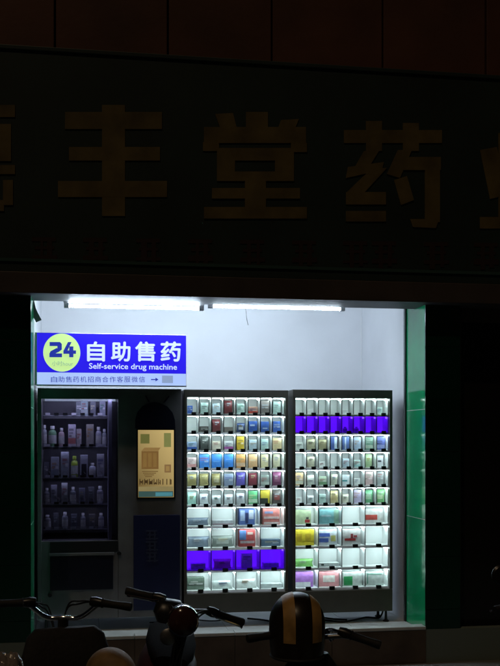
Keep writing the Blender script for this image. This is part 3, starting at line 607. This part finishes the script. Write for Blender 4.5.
bm = bmesh.new(); yy = YQ - .0012; poly_prism(bm, [at(141.5, 450.8, yy), at(144.5, 447.6, yy), at(160.5, 447.6, yy), at(158.5, 450.8, yy)], yy, yy + .0009); obj('carton_lid_picture', bm, emit('screen_lid', (.40, .24, .08), .6), scrn)
for k in range(4): scr('caption_line', 142 + k, 158 - 2 * k, 471 + k * 1.7, 471.8 + k * 1.7, (.22, .13, .04), .6, 1)
scr('code_panel', 164.5, 171, 464.5, 472.5, (.34, .20, .08), .6, 1); scr('code_centre', 166, 169.5, 466, 471, (.48, .30, .1), .6, 2)
random.seed(9)
for k, (a, b) in enumerate([(139.5, 143.2), (144.3, 148), (149, 152.6), (153.6, 157.2), (158.2, 160.6), (162.5, 163.6), (166.5, 167.6), (169.8, 171.5)]):
    wq = b - a
    scr('dark_print', a, a + .8, 478.8, 484.6, (.07, .04, .015), .5, 1)
    if wq > 1.3: scr('dark_print', b - .8, b, 479.2 + random.uniform(0, 1.2), 484.4, (.08, .045, .016), .5, 1)
    if wq > 2: scr('dark_print', a + .85, b - .85, 479 + random.choice([0, 2, 4]), 480.2 + random.choice([0, 2.2, 4]), (.09, .05, .018), .5, 1); scr('dark_print', a + 1.3, b - 1.2, 482, 483.2, (.09, .05, .018), .5, 2)
scr('pale_band', 138.6, 173.2, 486.5, 491, (.42, .33, .14), .55, 1); scr('teal_band', 138.6, 173.2, 491.2, 496.8, (.07, .15, .14), .5, 1); scr('cyan_button', 155.5, 172.5, 492.2, 496, (.10, .34, .40), .6, 2)
# lower panels
pn = pxbox('navy_panel', 133.5, 180, 515, 610, YV - .008, mat('navy_panel', (.008, .011, .05), .4), vm, .0075, .002)
for k in range(3):
    for j, (a, b, e, f) in enumerate([(0, 11, 0, 1.6), (1.5, 10, 4, 5.5), (0, 12, 8, 9.4), (3, 4.6, 0, 10), (8, 9.6, 1, 10)]):
        pxbox('faint_print', 146 + a, 146 + b, 530 + k * 11 + e, 530 + k * 11 + f, YV - .0095 - j * .0006, mat('faint_print', (.03, .035, .07), .5), pn, .0009)
sl_ = pxbox('slot', 50, 118, 541.5, 552.5, YV - .006, mat('slot_black', (.006, .006, .007), .5), vm, .0055)
fp = pxbox('pickup_flap', 50, 113, 556, 590, YV - .010, mat('flap_dark', (.010, .011, .02), .25), vm, .0095, .003)
pxbox('flap_frame', 49, 114, 552.8, 555.6, YV - .012, M_black, vm, .0115, .002)
for (u, v) in ((119, 553), (50, 595)):
    x, z = at(u, v, YV); bm = bmesh.new(); lathe(bm, [(0, YV - .022), (.016, YV - .022), (.019, YV - .016), (.019, YV - .0006)], 14, 'Y', (x, 0, z)); obj('lock_knob', bm, M_lock, vm, True)

# ------------------------------------------------------------------ motor scooters parked in front
def scooter(label, x, y, rz, paint, bar, lean=0, chrome=False, nacelle=True, mirror=None, apron=True):
    """local +y is forward; bar = list of handlebar points in local coordinates, ends are the grips"""
    o = thing('motor_scooter', label, 'scooter', (x, y, 0), rz, 'scooters parked in front of the shop')
    o.rotation_euler = (0, lean, rz)
    pm = mat('paint_%s' % paint[0], paint[1], .48, spec=.3, var=.15, scale=10)
    def tb(n, pts, r, m, p=o, seg=10): return obj(n, tube(bmesh.new(), pts, r, seg), m, p, True)
    for yy in (.62, -.60):
        wh = link('wheel', bpy.data.meshes.new('wheel'), M_steel, o); bm = bmesh.new()
        lathe(bm, [(.165 + .045 + .045 * math.cos(a * math.pi / 6), .05 * math.sin(a * math.pi / 6)) for a in range(12)], 28, 'X', (0, yy, .257), True); obj('tyre', bm, M_rubber, wh, True)
        bm = bmesh.new(); lathe(bm, [(.03, -.05), (.05, -.03), (.16, -.035), (.17, -.03), (.17, .03), (.16, .035), (.05, .03), (.03, .05)], 20, 'X', (0, yy, .257)); obj('rim', bm, M_steel, wh, True)
    for q in (-1, 1):
        tb('fork_leg', [(q * .075, .62, .257), (q * .072, .53, .52), (q * .06, .455, .74)], [.022, .026, .020], M_steel)
    tb('steering_column', [(0, .47, .60), (0, .43, .80), (0, .402, bar[len(bar) // 2][2])], [.034, .03, .026], M_rubber)
    obj('front_fender', loft(bmesh.new(), [((0, .38, .47), .055, .02, 'Y'), ((0, .5, .53), .07, .02, 'Y'), ((0, .64, .535), .07, .02, 'Y'), ((0, .78, .47), .06, .02, 'Y'), ((0, .85, .38), .045, .015, 'Y')], 14), pm, o, True)
    if not apron:
        tb('down_tube', smoothpath([(0, .44, .72), (0, .36, .5), (0, .22, .34), (0, -.1, .32)], 4), .028, M_rubber)
        obj('leg_shield', loft(bmesh.new(), [((0, .30, .30), .10, .02, 'Z'), ((0, .35, .5), .09, .02, 'Z'), ((0, .40, .68), .05, .02, 'Z')], 16), pm, o, True)
    else: obj('apron', loft(bmesh.new(), [((0, .30, .30), .17, .03, 'Z'), ((0, .33, .45), .20, .035, 'Z'), ((0, .37, .66), .19, .045, 'Z'), ((0, .395, .80), .14, .05, 'Z'), ((0, .40, .88), .08, .045, 'Z')], 18), pm, o, True)
    obj('floorboard', loft(bmesh.new(), [((0, .34, .30), .15, .035, 'Y'), ((0, .1, .29), .16, .04, 'Y'), ((0, -.15, .30), .15, .05, 'Y')], 14, 4), M_rubber, o, True)
    obj('body', loft(bmesh.new(), [((0, -.10, .40), .12, .12, 'Y'), ((0, -.2, .47), .16, .19, 'Y'), ((0, -.5, .53), .18, .18, 'Y'), ((0, -.75, .60), .14, .11, 'Y'), ((0, -.92, .64), .06, .05, 'Y')], 18), pm, o, True)
    obj('seat', loft(bmesh.new(), [((0, -.08, .68), .09, .03, 'Y'), ((0, -.2, .70), .13, .05, 'Y'), ((0, -.45, .715), .15, .055, 'Y'), ((0, -.65, .745), .14, .05, 'Y'), ((0, -.82, .75), .09, .03, 'Y')], 18), mat('seat_vinyl', (.009, .008, .008), .9, spec=.03, bump=.2, bscale=120), o, True)
    obj('tail_lamp', loft(bmesh.new(), [((0, -.90, .66), .05, .025, 'Y'), ((0, -.955, .66), .045, .02, 'Y')], 14), mat('red_lens', (.25, .01, .01), .15), o, True)
    tb('side_stand', [(-.1, -.1, .28), (-.24, -.05, .012)], .012, M_steel)
    hb = tb('handlebar', smoothpath(bar, 5), .0125, M_chrome if chrome else M_steel, o, 12)
    for e, f, q in ((Vector(bar[0]), Vector(bar[1]), -1), (Vector(bar[-1]), Vector(bar[-2]), 1)):
        d = (e - f).normalized(); g = e + d * .01; h = e - d * .13
        tb('grip', [g, g - d * .008, e - d * .06, h, h - d * .008], [.019, .0215, .0185, .020, .026], M_rubber, hb, 14)
        fw = Vector((0, .045, -.012)); a = e - d * .17
        box_ = bmesh.new(); tube(box_, [a + d * .03, a, a - d * .03], [.022, .027, .022], 12); obj('switch_housing', box_, M_lock, hb, True)
        tb('brake_lever', smoothpath([a + fw * .5, a + fw + d * .03, e - d * .05 + fw * 1.15, e + d * .0 + fw * 1.3], 4), [.008] * 4 + [.0065] * 8 + [.009], M_chrome, hb, 8)
        if mirror and q in mirror:
            s0 = a; s1 = a + Vector((q * .05, -.01, .10)); s2 = a + Vector((q * .10, -.02, .16))
            mr = tb('mirror', smoothpath([s0, s1, s2], 4), .006, M_lock, hb, 8)
            bm = bmesh.new(); lathe(bm, [(0, -.012), (.045, -.010), (.055, 0), (.05, .012), (.02, .028), (0, .03)], 18, 'Y', tuple(s2)); obj('mirror_shell', bm, M_lock, mr, True)
    top = Vector((0, .43, .78))
    for k in range(4):
        e, f = (Vector(bar[0]), Vector(bar[1])) if k % 2 else (Vector(bar[-1]), Vector(bar[-2])); d = (e - f).normalized(); a = e - d * .19
        tb('cable', smoothpath([a, a - d * .05 + Vector((0, .05 + .01 * k, -.012 - .008 * k)), Vector((a.x * .3, .50 + .012 * k, a.z - .05 - .012 * k)), top + Vector((.01 * k - .015, .04, 0)), top + Vector((.01 * k - .015, .03, -.2))], 5), .0045, M_rubber, hb, 6)
    if nacelle:
        c = Vector(bar[len(bar) // 2]); 
        bm = bmesh.new(); lathe(bm, [(0, -.06), (.040, -.05), (.064, -.02), (.075, .03), (.079, .07), (.074, .08)], 22, 'Y', (c.x, c.y + .03, c.z - .02)); hl = obj('headlight', bm, pm, o, True)
        bm = bmesh.new(); lathe(bm, [(.075, .0605 + .02), (.080, .072 + .02), (.076, .085 + .02), (.071, .082 + .02)], 22, 'Y', (c.x, c.y + .03, c.z - .02)); obj('headlight_rim', bm, M_chrome, hl, True)
        bm = bmesh.new(); lathe(bm, [(.071, .0815 + .02), (.055, .098 + .02), (.03, .106 + .02), (0, .108 + .02)], 22, 'Y', (c.x, c.y + .03, c.z - .02)); obj('headlight_lens', bm, mat('lamp_lens', (.06, .022, .02), .15), hl, True)
    return o
BLK, RED, BRN = ('black', (.012, .012, .013)), ('dark_red', (.05, .006, .007)), ('brown', (.05, .03, .02))
def place(x, y, rz):       # handlebar (local y=.40) lands on (x, y)
    return x + math.sin(rz) * .40, y - math.cos(rz) * .40
# left, chrome bar
rz = R(14); x, y = place(-.105, -3.2, rz)
z0, z1 = 1.03, 1.10
def steer(pts, a): return [(math.cos(a) * p[0] - math.sin(a) * (p[1] - .4), .4 + math.sin(a) * p[0] + math.cos(a) * (p[1] - .4), p[2]) for p in pts]
b1 = scooter('brown scooter with chrome riser handlebar, front left, by the black vending machine', x, y, rz, BRN,
    steer([(-.33, .36, z1), (-.19, .39, z1 + .002), (-.165, .395, z1 - .012), (-.085, .40, z0), (.0, .40, z0 - .003), (.085, .40, z0), (.165, .395, z1 - .012), (.19, .39, z1 + .002), (.33, .36, z1 - .012)], R(-24)), 0, True, False)
qm = mat('quilt_dark', (.02, .018, .02), .8, var=.3, scale=12, bump=.4, bscale=40)
obj('wind_quilt', loft(bmesh.new(), [((0, .36, .985), .15, .03, 'Z'), ((0, .345, .95), .19, .045, 'Z'), ((0, .33, .85), .22, .05, 'Z'), ((0, .29, .70), .25, .05, 'Z'), ((0, .25, .50), .26, .045, 'Z'), ((0, .23, .36), .24, .03, 'Z')], 26, 3), qm, b1, True)
# red one facing the camera, leaning
rz = R(176); x, y = place(.335, -3.15, rz)
b2 = scooter('dark red scooter facing the street, leaning, in front of the left lit cabinet', x, y, rz, RED,
    [(.29, .33, 1.10), (.16, .37, 1.095), (.06, .40, 1.06), (.0, .405, 1.04), (-.06, .40, 1.055), (-.16, .37, 1.055), (-.31, .33, 1.02)], R(-8.5), False, True, None, False)
obj('instrument_cluster', loft(bmesh.new(), [((.075, .43, .985), .05, .04, 'Z'), ((.075, .42, 1.03), .075, .055, 'Z'), ((.07, .40, 1.075), .07, .05, 'Z'), ((.07, .39, 1.095), .05, .035, 'Z')], 18), M_lock, b2, True)
obj('horn', lathe(bmesh.new(), [(.0, -.02), (.03, -.02), (.042, .012), (.03, .02), (0, .022)], 18, 'Y', (.06, .50, .93)), M_steel, b2, True)
rz = R(-4); x, y = place(1.045, -3.5, rz)
b3 = scooter('black scooter carrying the orange striped helmet, in front of the right lit cabinet', x, y, rz, BLK,
    [(-.31, .33, .955), (-.2, .37, .965), (-.07, .40, .955), (0, .405, .945), (.07, .40, .955), (.2, .37, .965), (.31, .33, .935)], R(2), False, True)
for k in range(2):
    p0, p1 = at(324 + k * 2.2, 629 - k * .6, -3.46), at(330.5 + k * 2.2, 641 - k * 1.2, -3.46)
    pl = tube(bmesh.new(), [(p0[0], -3.46, p0[1]), (p1[0], -3.47, p1[1])], .0055, 8)
    lo = obj('lever_bracket', pl, M_chrome, b3, True); lo.matrix_parent_inverse = (Matrix.Translation(b3.location) @ b3.rotation_euler.to_matrix().to_4x4()).inverted()
rz = R(6); x, y = place(2.43, -3.25, rz)
b4 = scooter('dark red scooter at the right edge, in front of the dark glass door', x, y, rz, RED,
    [(-.31, .33, 1.05), (-.2, .37, 1.055), (-.07, .40, 1.03), (0, .405, 1.02), (.07, .40, 1.03), (.2, .37, 1.055), (.31, .33, 1.05)], R(-3), False, True, (-1, 1))
rz = R(3); x, y = place(-.64, -3.95, rz)
b0 = scooter('black scooter at the lower left corner with a plastic bag on its grip', x, y, rz, BLK,
    [(-.31, .33, .98), (-.2, .37, .985), (-.07, .40, .96), (0, .405, .95), (.07, .40, .96), (.2, .37, .985), (.31, .33, .975)], 0, False, True)
# plastic bag hanging on the grip of the leftmost scooter
random.seed(3); bm = bmesh.new(); bx_, bz_ = at(9, 676, -3.93)
bmesh.ops.create_icosphere(bm, subdivisions=4, radius=1)
for v in bm.verts:
    n = v.co.copy(); k = 1 + .10 * math.sin(n.x * 7 + n.z * 5) + .08 * math.sin(n.y * 9 - n.z * 11 + 1) + .05 * math.sin(n.x * 21 + n.y * 17)
    v.co = Vector((bx_ + n.x * .062 * k, -3.99 + n.y * .06 * k, bz_ + n.z * (.11 if n.z > 0 else .17) * k))
tag(obj('plastic_bag', bm, mat('grey_plastic_film', (.30, .26, .24), .16, spec=.8, bump=.7, bscale=28), None, True), 'crumpled shiny plastic bag hanging on a scooter grip at the lower left', 'bag')

# ------------------------------------------------------------------ helmets
def helmet(label, c, rz, shell, stripe, sx=.125, sy=.15, szt=.15, drop=.13, tilt=0):
    o = thing('helmet', label, 'helmet', c, rz); o.rotation_euler = (tilt, 0, rz)
    n = 40; prof = []
    for k in range(0, 17):
        a = math.pi / 2 * (1 - k / 16); prof.append((math.cos(a), math.sin(a)))
    prof = [(r, z * szt) for r, z in prof] + [(1.0, -drop * .3), (.975, -drop * .7), (.93, -drop)]
    def P(r, h, a, g=0): return Vector((math.cos(a) * r * (sx + g), math.sin(a) * r * (sy + g), h + (g * max(0, h / szt))))
    bm = bmesh.new(); rows = [[bm.verts.new(P(r, h, 2 * math.pi * k / n)) for k in range(n)] for r, h in prof]
    inner = [[bm.verts.new(P(r * .86, h * .86 if h > 0 else h, 2 * math.pi * k / n)) for k in range(n)] for r, h in prof[::-1]]
    rows += inner
    for i in range(len(rows) - 1):
        for k in range(n): bm.faces.new((rows[i][k], rows[i][(k + 1) % n], rows[i + 1][(k + 1) % n], rows[i + 1][k]))
    bmesh.ops.remove_doubles(bm, verts=bm.verts, dist=1e-5)
    obj('shell', bm, shell, o, True)
    bm = bmesh.new(); lathe(bm, [(.955, -drop - .006), (.985, -drop), (.955, -drop + .008), (.9, -drop)], n, close=True)
    for v in bm.verts: v.co.x *= sx; v.co.y *= sy
    obj('edge_trim', bm, M_rubber, o, True)
    if stripe:
        for (x0, x1) in stripe[1]:       # bands running from front to back over the crown, set 2 mm proud
            bm = bmesh.new(); prev = None
            for i in range(41):
                t = (-1 + i / 20) * .84; row = []
                for j in range(5):
                    xx = (x0 + (x1 - x0) * j / 4) * sx
                    rr = math.sqrt(max(.02, 1 - (xx / sx) ** 2))
                    if abs(t) <= .7: a = t / .7 * math.pi / 2; yy, zz = math.sin(a) * rr, math.cos(a) * rr * szt
                    else: s = (abs(t) - .7) / .3; rq = 1 if s < .3 else (1 - .025 * (s - .3) / .4 if s < .7 else .975 - .045 * (s - .7) / .3); yy, zz = math.copysign(math.sqrt(max(.02, rq * rq - (xx / sx) ** 2)), t), -s * drop * .97
                    nv = Vector((xx / sx ** 2, yy / sy, zz / szt ** 2 if zz > 0 else 0)).normalized()
                    row.append(bm.verts.new(Vector((xx, yy * sy, zz)) + nv * .003))
                if prev:
                    for j in range(4): bm.faces.new((prev[j], prev[j + 1], row[j + 1], row[j]))
                prev = row
            so_ = obj('stripe', bm, stripe[0], o, True)
    return o
hx, hz_ = at(297, 592, -3.52)
helmet('black helmet with two orange stripes on the black scooter', (hx, -3.52, hz_ - .15), R(-6), mat('helmet_black', (.02, .014, .011), .35, rvar=.08), (mat('stripe_orange', (.56, .33, .11), .5, var=.3, scale=14), [(-.56, -.16), (.42, .78)]), .134, .155, .15, .15)
hx, hz_ = at(111, 647, -3.95)
helmet('tan helmet lying on the seat of the brown scooter', (hx, -3.93, hz_ - .13), R(20), mat('helmet_tan', (.36, .225, .10), .65, var=.5, scale=9, bump=.15, bscale=40), None, .108, .135, .122, .11, R(9))
